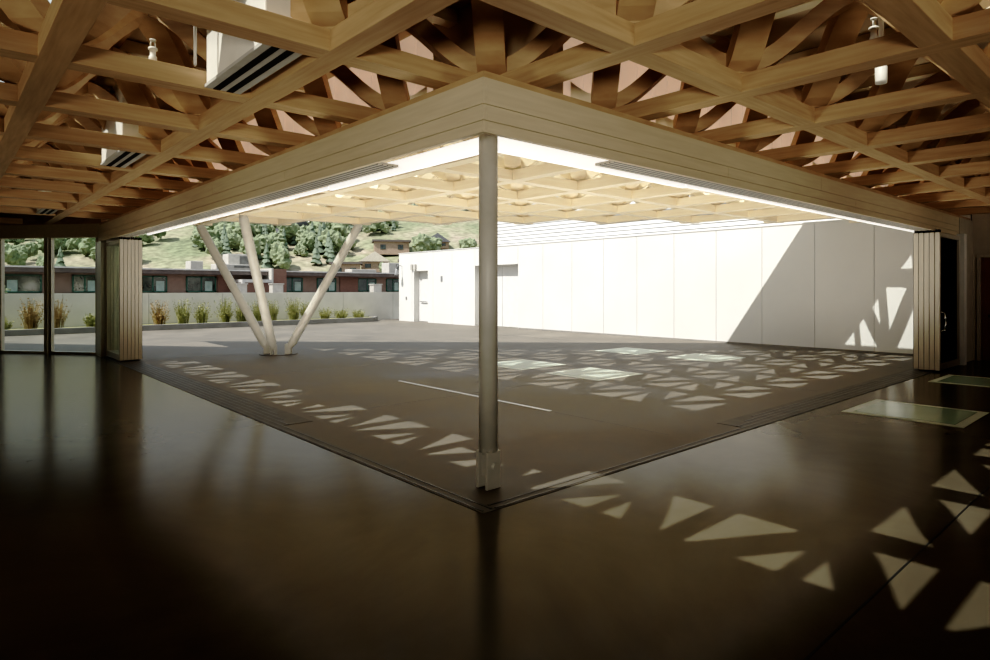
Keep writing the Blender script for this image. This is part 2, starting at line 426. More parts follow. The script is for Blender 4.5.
def region(i, j, si, sj):
    """region of the half wave from lower node (i,j) towards upper node (i+si/2, j+sj/2)"""
    ux, uy = i + si * .5, j + sj * .5
    if i >= 0 and j >= 0 and ux > 0 and uy > 0:
        if i + j > 10 or i > 9 or lx(ux) > 14.5: return None
        return 'ext'
    if ux < -3.6 or uy < -3.6: return None
    if i > 9 or j > 9: 
        if not (i <= 0 and j <= 12 and ly(uy) < ydiag(lx(ux)) - .3 and i > -4): return None
    if lx(ux) < 0 and ly(uy) > ydiag(lx(ux)) - .3: return None
    if ly(uy) > 14.9 and lx(ux) > -.2: return None
    if lx(ux) > 14.4: return None
    return 'int'
cnt = {('int', 1): 0, ('int', -1): 0, ('ext', 1): 0, ('ext', -1): 0}
def emit_run(run, reg, sgn, key):
    cnt[(reg, sgn)] += 1
    bm = ribbon_mesh(run)
    mid = run[len(run) // 2][0]
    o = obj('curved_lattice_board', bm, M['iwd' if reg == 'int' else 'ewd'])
    dirn = 'running straight away from the corner column' if sgn == 1 else 'running crosswise'
    if reg == 'ext':
        lab = 'pale wavy canopy board above the terrace %s, %s of its set' % ('running away from the corner' if sgn == 1 else 'running crosswise', key)
    else:
        lab = 'wavy indoor ceiling board %s, %s of its set' % ('slanting away to the far corner' if sgn == 1 else 'slanting from left wing to right wing', key)
    tag(o, lab, 'lattice board', ('canopy' if reg == 'ext' else 'indoor ceiling') + ' wavy lattice boards')
NUM = ['1st','2nd','3rd'] + ['%dth' % k for k in range(4, 200)]
NUM[20] = '21st'; NUM[21] = '22nd'; NUM[22] = '23rd'; NUM[30] = '31st'; NUM[31] = '32nd'; NUM[32] = '33rd'
def diag(sgn):
    for c in range(-20, 30):
        runs = []; cur = []; cr = None
        for i in range(-5, 15):
            j = (i - c) if sgn == 1 else (c - i)
            if j < -6 or j > 14:
                if cur: runs.append((cr, cur)); cur = []; cr = None
                continue
            lo_ = (lx(i), ly(j), ZLO)
            for h in (-1, 1):
                up = (lx(i + h * .5), ly(j + h * .5 * sgn), ZHI)
                r = region(i, j, h, h * sgn)
                seg = (up, lo_) if h == -1 else (lo_, up)
                if r != cr:
                    if cur: runs.append((cr, cur))
                    cur = []; cr = r
                if r: cur.append(seg)
        if cur: runs.append((cr, cur))
        for r, s in runs:
            if r and len(s): emit_run(s, r, sgn, NUM[cnt[(r, sgn)]])
diag(1); diag(-1)

# upper chords, offset by half a module (they carry the deck)
ZU0, ZU1 = 4.155, 4.28
for k, i in enumerate(range(-4, 10)):
    x = lx(i + .5)
    y1 = min(17.6 - x if x > .6 else 15.0, ydiag(x) - .3 if x < 0 else 99)
    if x > 14: continue
    bm = bmesh.new(); box(bm, x - .07, x + .07, -6.5, y1, ZU0, ZU1)
    tag(obj('upper_ceiling_beam', bm, M['iwy' if x < .7 else 'ewy']), 'upper timber beam under the roof deck running with the left opening, %s from the left' % ORD[k], 'timber beam', 'upper ceiling beams')
for k, j in enumerate(range(-4, 10)):
    y = ly(j + .5)
    x1 = min(WX - .05, 17.6 - y)
    if y > 14: continue
    bm = bmesh.new(); box(bm, -6.5, x1, y - .07, y + .07, ZU0 + .001, ZU1 - .001)
    tag(obj('upper_ceiling_beam', bm, M['iwx' if y < .7 else 'ewx']), 'upper timber beam under the roof deck running with the right opening, %s from the right' % ORD[k], 'timber beam', 'upper ceiling beams')

# ------------------------------------------------------------------ roof deck with glazed bands
ZR0, ZR1 = 4.285, 4.40
SA, SB = .64 - 4.37 * SUNX, 1.52 - 4.33 * SUNX      # glazed strip above the left gallery
YC0, YC1 = -2.9 - 4.37 * SUNY, -2.02 - 4.3 * SUNY
E1, E2 = 14.7, 17.7
polys = [
    [(-7, -7), (SA, -7), (SA, ydiag(SA)), (-7, ydiag(-7))],
    [(SA, 12.6), (SB, 12.6), (SB, ydiag(SB)), (SA, ydiag(SA))],
    [(SA, -7), (SB, -7), (SB, -5.2), (SA, -5.2)],
    [(SB, YC1), (1.30, YC1), (1.30, E2 - 1.30), (0, E2), (0, ydiag(0)), (SB, ydiag(SB))],
    [(SB, -7), (WX + .3, -7), (WX + .3, YC0), (SB, YC0)],
    [(1.30, YC1), (WX + .3, YC1), (WX + .3, 1.30), (1.30, 1.30)],
    [(4.2, YC0), (WX + .3, YC0), (WX + .3, YC1), (4.2, YC1)],
    [(1.30, E1 - 1.30), (E1 - 1.30, 1.30), (E2 - 1.30, 1.30), (1.30, E2 - 1.30)],
]
bm = bmesh.new()
for p in polys: prism(bm, p, ZR0, ZR1)
struct(obj('ceiling', bm, M['deck']), 'timber roof deck above the lattice', 'ceiling')
gl = [[(SA, -5.2), (SB, -5.2), (SB, 12.6), (SA, 12.6)], [(SB, YC0), (4.2, YC0), (4.2, YC1), (SB, YC1)],
      [(1.30, 1.30), (E1 - 1.30, 1.30), (1.30, E1 - 1.30)]]
for k, p in enumerate(gl):
    bm = bmesh.new(); prism(bm, p, ZR1 - .03, ZR1 - .01)
    struct(obj('window_%d' % (k + 1), bm, M['glassroof']), ['roof glazing strip above the left gallery', 'roof glazing strip above the right gallery', 'large glass roof over the terrace canopy'][k], 'skylight')
# roof edge board along the diagonal
bm = bmesh.new(); prism(bm, [(0, E2), (E2 - 1.30, 1.30), (E2 - 1.30 + .06, 1.36), (.06, E2 + .06)], 4.16, 4.46)
struct(obj('trim_10', bm, M['ewd']), 'timber edge board of the canopy roof', 'fascia board')
# translucent clerestory boards behind the lattice edge
def clerestory(side):
    bm = bmesh.new(); w = .30; n = int(13.9 / w)
    for k in range(n):
        a = .71 + k * w; b = a + w - .012
        if a < 1.5: continue
        if side == 'left': box(bm, .69, .705, a, b, 3.43, 4.284)
        else: box(bm, a, b, .69, .705, 3.43, 4.284)
    struct(obj('wall_clerestory_' + side, bm, M['panelglow']), 'pale translucent boards above the %s opening' % side, 'clerestory')
clerestory('left'); clerestory('right')
bm = bmesh.new(); box(bm, .69, .705, .69, 1.6, 3.43, 4.284); box(bm, .705, 1.6, .69, .705, 3.43, 4.284)
struct(obj('wall_clerestory_corner', bm, M['deck']), 'plywood infill above the corner', 'infill')

# ------------------------------------------------------------------ interior enclosing walls
struct(bxo('wall_back', (-7.2, -7, -7, 24.3, 0, 4.3), M['plaster']), 'plaster wall behind the left gallery', 'wall')
struct(bxo('wall_front', (-7, WX, -7.2, -7, 0, 4.3), M['plaster']), 'plaster wall behind the right gallery', 'wall')
# right end wall with a doorway
bm = bmesh.new()
box(bm, WX, WX + .2, -7, -1.25, 0, 4.28); box(bm, WX, WX + .2, -1.25, -.12, 2.36, 4.28); box(bm, WX, WX + .2, -.12, .0, 0, 4.28)
struct(obj('wall_right', bm, M['plaster']), 'plaster end wall of the right gallery', 'wall')
d = thing('door_3', 'brown timber door with a push bar in the right end wall', 'door', (WX + .1, -.68, 0)); d['kind'] = 'structure'
bxo('door_leaf', (WX + .09, WX + .14, -1.25, -.12, 0, 2.36), M['brownwood'], d)
bxo('threshold', (WX, WX + .3, -1.25, -.12, -.02, .004), M['groove'], d)
bxo('push_bar', (WX + .03, WX + .07, -1.1, -.3, 1.0, 1.05), M['black'], d)
bm = bmesh.new(); box(bm, WX - .03, WX + .08, -.16, -.10, 0, 2.42); box(bm, WX - .03, WX + .08, -1.31, -.16, 2.36, 2.42)
obj('door_frame', bm, M['alu'], d)

# ------------------------------------------------------------------ white terrace wall
joints = [1.21 - 1.1, 2.05, 3.52, 5.0, 6.45, 7.94, 9.4, 10.85, 12.37, 13.9, 15.34, 18.13, 19.81, 21.32, 23.13]
HW = 3.44
bm = bmesh.new()
def wseg(y0, y1, z0=0.0, z1=HW): box(bm, WX, WX + .25, y0, y1, z0, z1)
DW = [(15.34, 18.13, 2.66), (21.75, 22.95, 2.52)]
cuts = [0.02] + [j for j in joints if j > .2 and j not in (15.34, 18.13)] + [24.33]
segs = []
allc = sorted(set(cuts + [15.34, 18.13, 21.75, 22.95]))
for a, b in zip(allc, allc[1:]):
    door = [dd for dd in DW if a >= dd[0] - 1e-6 and b <= dd[1] + 1e-6]
    g = .006
    ya = a + g; yb = b - g
    if a in (21.75, 22.95): ya = a
    if b in (21.75, 22.95): yb = b
    if door: wseg(ya, yb, door[0][2], HW)
    else: wseg(ya, yb)
struct(obj('wall_terrace', bm, M['white']), 'tall white panelled wall along the far right of the terrace', 'wall')
bm = bmesh.new(); 
for a, b in ((.02, 15.33), (18.14, 21.74), (22.96, 24.3)): box(bm, WX + .03, WX + .22, a, b, 0.02, HW - .02)
for dd in DW: box(bm, WX + .03, WX + .22, dd[0], dd[1], dd[2] + .01, HW - .02)
struct(obj('wall_terrace_core', bm, M['joint_grey']), 'grey shadow joints between the white wall panels', 'wall')
struct(bxo('wall_terrace_cap', (WX - .02, WX + .5, .02, 24.35, HW, HW + .03), M['white']), 'white cap on the terrace wall', 'wall cap')
struct(bxo('wall_terrace_end', (WX + .25, WX + 4, 24.1, 24.33, 0, HW), M['white']), 'white return of the terrace wall', 'wall')
struct(bxo('baseboard_terrace', (WX - .012, WX, .02, 15.3, 0, .05), M['joint_grey']), 'grey base strip of the white wall', 'baseboard')
# recessed doors
d = thing('door_1', 'white door in a deep recess near the far end of the white wall', 'door', (WX + .45, 22.35, 0)); d['kind'] = 'structure'
bxo('door_leaf', (WX + .30, WX + .35, 21.75, 22.95, .02, 2.52), M['whitedoor'], d)
bm = bmesh.new(); box(bm, WX + .25, WX + .5, 22.95, 23.05, 0, 2.6); box(bm, WX + .25, WX + .5, 21.65, 21.75, 0, 2.6); box(bm, WX + .25, WX + .5, 21.75, 22.95, 2.52, 2.6)
obj('door_frame', bm, M['whitedoor'], d)
bm = bmesh.new(); tube(bm, (WX + .23, 21.9, 1.0), (WX + .23, 22.75, 1.0), .022, n=10); tube(bm, (WX + .23, 22.0, 1.0), (WX + .30, 22.0, 1.0), .02, n=8); tube(bm, (WX + .23, 22.65, 1.0), (WX + .30, 22.65, 1.0), .02, n=8)
obj('push_bar', bm, M['grey'], d)
d = thing('door_2', 'wide white double door recessed in the white wall behind the corner column', 'door', (WX + .4, 16.7, 0)); d['kind'] = 'structure'
bxo('door_leaf', (WX + .36, WX + .41, 16.72, 18.03, .02, 2.60), M['whitedoor'], d)
bxo('door_leaf', (WX + .36, WX + .41, 15.40, 16.70, .02, 2.60), M['whitedoor'], d)
bm = bmesh.new(); box(bm, WX + .25, WX + .45, 18.03, 18.13, 0, 2.66); box(bm, WX + .25, WX + .45, 15.34, 15.40, 0, 2.66); box(bm, WX + .25, WX + .45, 15.4, 18.03, 2.60, 2.66)
obj('door_frame', bm, M['whitedoor'], d)
bm = bmesh.new()
for z in (.5, 1.3, 2.2): box(bm, WX + .33, WX + .36, 17.99, 18.04, z, z + .14)
obj('hinges', bm, M['grey'], d)
# wall fittings
t = thing('wall_lamp', 'small grey gooseneck lamp high at the far end of the white wall', 'wall lamp', (WX, 24.0, 2.75))
bm = bmesh.new(); tube(bm, (WX, 24.05, 2.80), (WX - .25, 24.05, 2.84), .018, n=8); tube(bm, (WX - .25, 24.05, 2.84), (WX - .33, 24.05, 2.70), .018, n=8); obj('arm', bm, M['grey'], t)
bm = bmesh.new(); lathe(bm, [(.03, .34), (.05, .3), (.10, .05), (.11, 0)], (WX - .33, 24.05, 2.32), 14); obj('lamp_head', bm, M['grey'], t)
t = thing('door_sign', 'small dark rectangular plate on the white wall beside the far door', 'sign', (WX, 20.6, 1.9))
bxo('plate', (WX - .02, WX, 20.55, 20.68, 1.98, 2.24), M['grey'], t)
t = thing('wall_switch', 'small grey access switch left of the far white door', 'switch', (WX, 23.6, 1.2))
bxo('switch_plate', (WX - .03, WX, 23.58, 23.68, 1.1, 1.24), M['grey'], t)
t = thing('wall_speaker', 'pair of small white boxes above the far white door', 'speaker', (WX, 23.0, 2.7))
bxo('box_body', (WX - .10, WX, 22.72, 22.90, 2.58, 2.86), M['unit'], t, .01); bxo('box_body', (WX - .10, WX, 23.0, 23.14, 2.58, 2.86), M['unit'], t, .01)

# ribbed wall higher up behind
bm = bmesh.new()
zz = HW + .05
while zz < 6.2:
    box(bm, WX + .9, WX + 1.0, -3, 17.9, zz, zz + .115); zz += .148
box(bm, WX + 1.0, WX + 1.1, -3, 17.9, HW, 6.25)
struct(obj('wall_ribbed', bm, M['rib']), 'white horizontally ribbed upper wall behind the white wall', 'wall')
struct(bxo('wall_roof_right', (WX + .2, WX + 4, -7, 24.3, HW - .05, HW), M['white']), 'flat white roof behind the wall', 'roof')

# ------------------------------------------------------------------ columns
t = thing('corner_column', 'tall slender pale steel column at the inner corner of the terrace', 'column', (.43, .45, 0))
bm = bmesh.new(); tube(bm, (.43, .45, .30), (.43, .45, 3.26), .078, n=40); obj('shaft', bm, M['steel'], t)
bm = bmesh.new(); lathe(bm, [(.076, 0), (.10, .01), (.10, .03), (.078, .04)], (.43, .45, 3.22), 32); obj('top_collar', bm, M['steel'], t)
# bracket: two plates parallel to the view-facing diagonal plus a tongue and a pin
def obox(bm, c, hx, hy, hz, ang):
    M4 = Matrix.Translation(c) @ Matrix.Rotation(ang, 4, 'Z')
    r = bmesh.ops.create_cube(bm, size=1, matrix=M4 @ Matrix.Diagonal((2 * hx, 2 * hy, 2 * hz, 1)))
A = 0.0
ux, uy = math.cos(A), math.sin(A)
sx, sy = -uy, ux
bm = bmesh.new()
for s in (-1, 1): obox(bm, (.43 + s * sx * .058, .45 + s * sy * .058, .155), .075, .014, .155, A)
obj('clevis_plates', bm, M['steel'], t, .006)
bm = bmesh.new(); obox(bm, (.43, .45, .22), .05, .03, .12, A); obj('tongue', bm, M['steel'], t, .005)
bm = bmesh.new(); tube(bm, (.43 - sx * .10, .45 - sy * .10, .19), (.43 + sx * .10, .45 + sy * .10, .19), .028, n=18); obj('pin', bm, M['steel'], t)
bm = bmesh.new(); lathe(bm, [(.06, 0), (.078, .02), (.078, .05)], (.43, .45, .285), 32); obj('bottom_collar', bm, M['steel'], t)
# base plate flush

# splayed column cluster
t = thing('splayed_column', 'cluster of three slanted white steel struts spreading up to the canopy', 'column', (3.42, 12.12, 0))
tops = [(lx(1) - .05, ly(9), 3.30), (lx(1), ly(7) - .05, 3.30), (lx(3), ly(7), 3.30)]
for tp in tops:
    v = Vector((tp[0] - 3.47, tp[1] - 12.17, 0)).normalized() * .27
    f = Vector((3.40 + v.x, 12.12 + v.y, 0.12))
    bm = bmesh.new(); tp = Vector(tp)
    dd = (tp - f)
    tube(bm, f + dd * .02, f + dd * .06, .07, .105, 24, False); tube(bm, f + dd * .06, f + dd * .96, .105, .105, 24, False); tube(bm, f + dd * .96, tp, .105, .07, 24)
    leg = obj('strut', bm, M['steel'], t)
    bm = bmesh.new()
    ang = math.atan2(v.y, v.x)
    for s in (-1, 1): obox(bm, (f.x - math.sin(ang) * s * .05, f.y + math.cos(ang) * s * .05, .13), .07, .012, .13, ang)
    obox(bm, (f.x, f.y, .2), .05, .03, .08, ang)
    obj('foot_bracket', bm, M['steel'], leg)
bm = bmesh.new(); lathe(bm, [(.46, 0), (.46, .012), (.44, .016)], (3.42, 12.12, 0), 36); obj('base_plate', bm, M['floor_out'], t)

# ------------------------------------------------------------------ folding glass doors
def fold_door(side, k, label, mat_glass, handle=False):
    H = 2.76
    if side == 'left':
        t = thing('folding_glass_door', label, 'glass door', (.12 + k * .08, 13.5, 0), 'folded glass doors of the left opening')
        x0, x1 = .085 + k * .075, .157 + k * .075; a, b = 12.8, 14.35
        def bb(p, q, z0, z1, e=0): return (x0 + e, x1 - e, p, q, z0, z1)
    else:
        t = thing('folding_glass_door', label, 'glass door', (12.4, -.05 + k * .09, 0), 'folded glass doors of the right opening')
        x0, x1 = -.10 + k * .092, -.014 + k * .092; a, b = 11.6, 13.15
        def bb(p, q, z0, z1, e=0): return (p, q, x0 + e, x1 - e, z0, z1)
    w = .085
    bm = bmesh.new(); box(bm, *bb(a, a + w, .03, H)); box(bm, *bb(b - w, b, .03, H)); box(bm, *bb(a + w, b - w, .03, .16)); box(bm, *bb(a + w, b - w, H - .09, H))
    obj('frame', bm, M['alu'], t, .006)
    bm = bmesh.new(); xm = (x0 + x1) / 2
    q = ((xm, a + w), (xm, b - w)) if side == 'left' else ((a + w, xm), (b - w, xm))
    bm.faces.new([bm.verts.new(p_) for p_ in ((*q[0], .16), (*q[1], .16), (*q[1], H - .09), (*q[0], H - .09))])
    obj('glass_pane', bm, M[mat_glass], t)
    bxo('seal', ((x1 - .001, x1 + .0025, a, a + .06, .04, H) if side == 'left' else (a, a + .06, x1 - .001, x1 + .005, .04, H)), M['groove'], t)
    bm = bmesh.new(); c = (a + .05)
    if side == 'left': box(bm, x0 + .012, x1 - .012, a + .0, a + .12, H, H + .055)
    else: box(bm, a + .0, a + .12, x0 + .012, x1 - .012, H, H + .055)
    obj('roller', bm, M['black'], t)
    if handle:
        bm = bmesh.new(); y = x0
        pts = [(a + .05, y, 1.20), (a + .05, y - .07, 1.16), (a + .05, y - .09, 1.0), (a + .05, y - .07, .84), (a + .05, y, .80)]
        for p, q in zip(pts, pts[1:]): tube(bm, p, q, .013, n=10)
        obj('pull_handle', bm, M['chrome'], t)['label'] = 'curved chrome pull handle'
for k in range(6):
    fold_door('left', k, ['folded glass door leaf at the left opening, outermost with its pane in view', 'second folded door leaf from the left in the left stack', 'third folded door leaf from the left in the left stack', 'fourth folded door leaf from the left in the left stack', 'fifth folded door leaf from the left in the left stack', 'folded glass door leaf at the right end of the left stack'][k], 'glass')
for k in range(5):
    fold_door('right', k, ['dark glass door leaf with a curved pull handle, right end of the right stack', 'second folded door leaf from the right in the right stack', 'third folded door leaf from the right in the right stack', 'fourth folded door leaf from the right in the right stack', 'folded door leaf at the left end of the right stack'][k], 'glassdark', k == 0)
# jamb at the right stack
struct(bxo('trim_11', (13.32, 13.52, -.14, .10, 0, 2.83), M['soffit']), 'pale jamb post of the right opening', 'post')
struct(bxo('trim_12', (13.52, WX, -.02, .02, 0, 3.2), M['plaster']), 'short plaster pier beside the right jamb', 'pier')
struct(bxo('wall_core_right', (13.3, WX - .01, .12, .46, 0, 2.8), M['joint']), 'dark block filling the recess behind the folded doors', 'recess')  # solid block coloured near-black for the darkness behind the doors

# ------------------------------------------------------------------ left glazed wall on the diagonal
ang = math.atan2(DY, DX)
def dbox(bm, t0, t1, n0, n1, z0, z1):
    nx, ny = -DY, DX   # to the left of the direction
    P = lambda t, n: (PX + DX * t + nx * n, PY + DY * t + ny * n)
    prism(bm, [P(t0, n0), P(t1, n0), P(t1, n1), P(t0, n1)], z0, z1)
bm = bmesh.new(); dbox(bm, -.1, 11.6, -.12, .12, 2.93, 3.26); struct(obj('trim_13', bm, M['fascia_y']), 'timber header over the left glazed wall', 'header')
bm = bmesh.new(); dbox(bm, -.1, 11.6, -.10, .10, 3.26, 4.28); struct(obj('trim_14', bm, M['iwd']), 'timber infill above the left glazed wall', 'infill')
bm = bmesh.new(); dbox(bm, -.1, 11.6, -.05, .05, 0, .06); struct(obj('trim_15', bm, M['alu']), 'sill of the left glazed wall', 'sill')
for k in range(8):
    bm = bmesh.new(); dbox(bm, k * 1.5 - .05, k * 1.5 + .05, -.10, .10, 0, 2.93)
    if k == 0: dbox(bm, -.16, -.08, -.05, .06, 0, 2.93)
    else: dbox(bm, k * 1.5 - .11, k * 1.5 - .06, -.04, .05, 0, 2.93)
    struct(obj('trim_%d' % (40 + k), bm, M['alu']), 'aluminium mullion of the left glazed wall', 'mullion')
    if k < 7:
        bm = bmesh.new(); dbox(bm, k * 1.5 + .05, (k + 1) * 1.5 - .11, -.008, .008, .06, 2.93)
        struct(obj('window_%d' % (10 + k), bm, M['glass']), 'tall glass pane of the left glazed wall', 'window')
bm = bmesh.new(); box(bm, -.02, .10, 14.36, 15.05, 0, 2.8); 
struct(obj('trim_16', bm, M['alu']), 'end jamb of the left opening', 'post')

# ------------------------------------------------------------------ planter, parapet, shrubs
bm = bmesh.new(); box(bm, -14, 13.2, 24.2, 24.36, 0, .22); prism(bm, [(13.2, 24.2), (13.9, 25.1), (13.78, 25.2), (13.1, 24.36)], 0, .22); box(bm, 13.78, 13.9, 25.1, 25.9, 0, .22)
tag(obj('planter_curb', bm, M['curb'], None, .01), 'long low grey concrete curb in front of the parapet', 'curb')
bm = bmesh.new(); prism(bm, [(-14, 24.36), (13.1, 24.36), (13.75, 25.2), (13.75, 25.9), (-14, 25.9)], 0, .17)
tag(obj('planting_bed', bm, M['soil']), 'strip of dry grassy soil behind the low curb', 'planting bed', kind='stuff')
bm = bmesh.new(); c = -14
while c < 19.5:
    e = min(c + 2.93, 19.8); box(bm, c, e - .015, 25.9, 26.15, 0, 1.46); c += 2.93
struct(obj('wall_parapet', bm, M['conc']), 'long pale concrete parapet wall at the back of the terrace', 'wall')

def shrub(x, y, h, w, nb, mat, label, lean=.25):
    bm = bmesh.new()
    rnd = random.Random(int(x * 1000))
    for _ in range(nb):
        a = rnd.uniform(0, 2 * PI); r = rnd.uniform(0, .2); hh = h * rnd.uniform(.35, 1.05); sp = w * rnd.uniform(.0, .8)
        b0 = Vector((x + r * math.cos(a), y + r * math.sin(a), .15))
        mid = b0 + Vector((math.cos(a) * sp * .4, math.sin(a) * sp * .4, hh * .55))
        tip = b0 + Vector((math.cos(a) * sp, math.sin(a) * sp, hh))
        wv = Vector((-math.sin(a + .7), math.cos(a + .7), 0)) * .007
        p = [bm.verts.new(q) for q in (b0 - wv, b0 + wv, mid + wv * 1.3, mid - wv * 1.3)]
        t_ = bm.verts.new(tip); bm.faces.new(p); bm.faces.new((p[3], p[2], t_))
        for _k in range(6):
            f = rnd.uniform(.35, .95); q = b0.lerp(tip, f); 
            dv = Vector((rnd.uniform(-1, 1), rnd.uniform(-1, 1), rnd.uniform(.2, 1))) * .06
            s2 = Vector((rnd.uniform(-1, 1), rnd.uniform(-1, 1), rnd.uniform(-1, 1))) * .022
            bm.faces.new([bm.verts.new(q), bm.verts.new(q + dv * .5 + s2), bm.verts.new(q + dv), bm.verts.new(q + dv * .5 - s2)])
    return tag(obj('shrub', bm, mat), label, 'shrub', 'shrubs in the planting bed')
sh = [(-1.25, .55, .22, 'g', 'low green shrub at the far left end seen through glass'),
      (-.42, 1.2, .45, 'r', 'tall russet twiggy shrub behind the leftmost glass pane'),
      (.35, 1.15, .45, 'r', 'tall russet twiggy shrub left of the first mullion'),
      (1.45, .55, .2, 'g', 'small green tuft behind the second glass pane'),
      (3.75, 1.05, .38, 'r', 'russet shrub just right of the left folded doors'),
      (4.62, 1.1, .33, 'g', 'tall green shrub, second right of the left folded doors'),
      (5.35, 1.0, .33, 'g', 'tall green shrub, third right of the left folded doors'),
      (6.3, 1.15, .36, 'g', 'tall green shrub, fourth right of the left folded doors'),
      (7.0, .95, .33, 'g', 'green shrub left of the slanted struts'),
      (7.75, 1.05, .33, 'g', 'green shrub seen just left of the slanted strut cluster'),
      (8.35, 1.0, .3, 'g', 'green shrub behind the slanted struts'),
      (9.35, 1.1, .36, 'g', 'green shrub in the gap of the slanted struts'),
      (9.95, .95, .3, 'g', 'green shrub left of the right slanted strut'),
      (10.9, .6, .3, 'g', 'short yellowish tuft right of the slanted strut'),
      (11.75, .5, .3, 'g', 'short yellowish tuft in the middle of the bare bed end'),
      (12.7, .42, .28, 'g', 'short yellowish tuft at the right end of the bed')]
for x, h, w, c, lb in sh: shrub(x, 24.95, h, w, 130, M['grassg' if c == 'g' else 'grassr'], lb)

# ------------------------------------------------------------------ ceiling fittings
def diffuser(x0, x1, y0, y1, label):
    t = thing('air_diffuser', label, 'air diffuser', ((x0 + x1) / 2, (y0 + y1) / 2, 3.58), 'slot air diffusers in the left ceiling')
    bxo('plenum_box', (x0, x1, y0, y1, 3.305, 4.15), M['duct'], t, .01)
    bxo('slot_frame', (x0 - .01, x1 + .01, y0 - .01, y1 + .01, 3.28, 3.305), M['unit'], t)
    w = (x1 - x0) / 5
    for k in (1, 3): bxo('slot', (x0 + k * w, x0 + (k + 1) * w, y0, y1, 3.276, 3.282), M['black'], t)
diffuser(-1.34, -1.08, .66, 1.89, 'white box air diffuser with two black slots nearest the corner')
diffuser(-1.34, -1.08, 5.02, 6.25, 'white box air diffuser with black slots midway down the left ceiling')
diffuser(-1.34, -1.08, 12.28, 13.5, 'small slotted air diffuser at the far end of the left ceiling')
def sprinkler(x, y, z, label):
    t = thing('sprinkler', label, 'sprinkler', (x, y, z), 'ceiling sprinklers')
    bm = bmesh.new(); lathe(bm, [(.028, 0), (.03, .05), (.022, .06), (.022, .10), (.034, .105), (.034, .12), (.016, .13)], (x, y, z), 14); obj('body', bm, M['duct'], t)
    bm = bmesh.new()
    for s in (-1, 1): tube(bm, (x + s * .018, y, z + .13), (x + s * .012, y, z + .175), .005, n=6)
    lathe(bm, [(.024, 0), (.024, .012)], (x, y, z + .175), 12); obj('deflector', bm, M['duct'], t)
sprinkler(-1.70, ly(1), ZT, 'white upright sprinkler standing on a left ceiling cross beam')
sprinkler(lx(1) + .02, -1.95, ZT, 'white upright sprinkler standing on a right ceiling cross beam')
t = thing('spotlight', 'small white cylinder spotlight hanging on a rod in the right ceiling', 'spotlight', (2.62, -1.82, 3.3), 'ceiling spotlights')
bm = bmesh.new(); tube(bm, (2.62, -1.82, 3.42), (2.62, -1.82, 4.2), .02, n=12); obj('rod', bm, M['duct'], t)
bm = bmesh.new(); lathe(bm, [(.042, 0), (.044, .02), (.044, .13), (.03, .14)], (2.62, -1.82, 3.29), 20); obj('lamp_head', bm, M['duct'], t)
bm = bmesh.new(); lathe(bm, [(.10, 0), (.10, .02)], (2.62, -1.82, 4.18), 20); obj('mount', bm, M['duct'], t)
# round ducts and pipes
def pipe(p0, p1, r, label, cat='duct', name='air_duct'):
    bm = bmesh.new(); tube(bm, p0, p1, r, n=28)
    d = (Vector(p1) - Vector(p0)); n = max(1, int(d.length / 1.2))
    for k in range(n + 1):
        c = Vector(p0) + d * (k / n if n else 0); u = d.normalized() * .015
        tube(bm, c - u, c + u, r * 1.06, n=28)
    return tag(obj(name, bm, M['duct']), label, cat, 'pipes and ducts in the ceiling')
pipe((1.9, -.42, 3.95), (13.0, -.42, 3.95), .055, 'round cream air duct above the right ceiling beams')
pipe((3.0, -3.1, 3.72), (13.5, -3.1, 3.72), .03, 'thin white sprinkler pipe in the right ceiling', 'pipe', 'sprinkler_pipe')
bm = bmesh.new(); tube(bm, (-1.50, 1.62, 3.35), (-1.50, 1.62, 4.15), .012, n=8); tube(bm, (-1.50, 1.62, 4.13), (-1.50, 1.62, 4.16), .03, n=12)
tag(obj('hanger_rod', bm, M['duct']), 'thin white vertical rod beside the nearest air diffuser', 'rod')

# ------------------------------------------------------------------ hillside and town
def hz(x, y):
    u = .6 * x + .8 * y
    if u < 60: z = -4
    elif u < 110: z = -4 + (u - 60) * .15
    else: z = 3.5 + (u - 110) * .28
    z += 3.5 * noise.noise(Vector((x * .018, y * .018, 0))) * min(1, max(0, (u - 70) / 60))
    return z
bm = bmesh.new(); NX, NY = 130, 80; g = []
for a in range(NX + 1):
    row = []
    for b in range(NY + 1):
        u = 48 + b * 3.0; w = -190 + a * 3.2
        x = .6 * u + .8 * w * 1; y = .8 * u - .6 * w
        row.append(bm.verts.new((x, y, hz(x, y) + .35 * noise.noise(Vector((x * .3, y * .3, 3))))))
    g.append(row)
for a in range(NX):
    for b in range(NY):
        f = bm.faces.new((g[a][b], g[a + 1][b], g[a + 1][b + 1], g[a][b + 1])); f.smooth = True
struct(obj('ground_hillside', bm, M['hill']), 'pale green and tan mountain slope rising behind the town', 'hillside')
struct(bxo('ground_town', (-80, 140, 27, 70, -6, -4), M['taupe']), 'ground of the town below the terrace', 'ground')

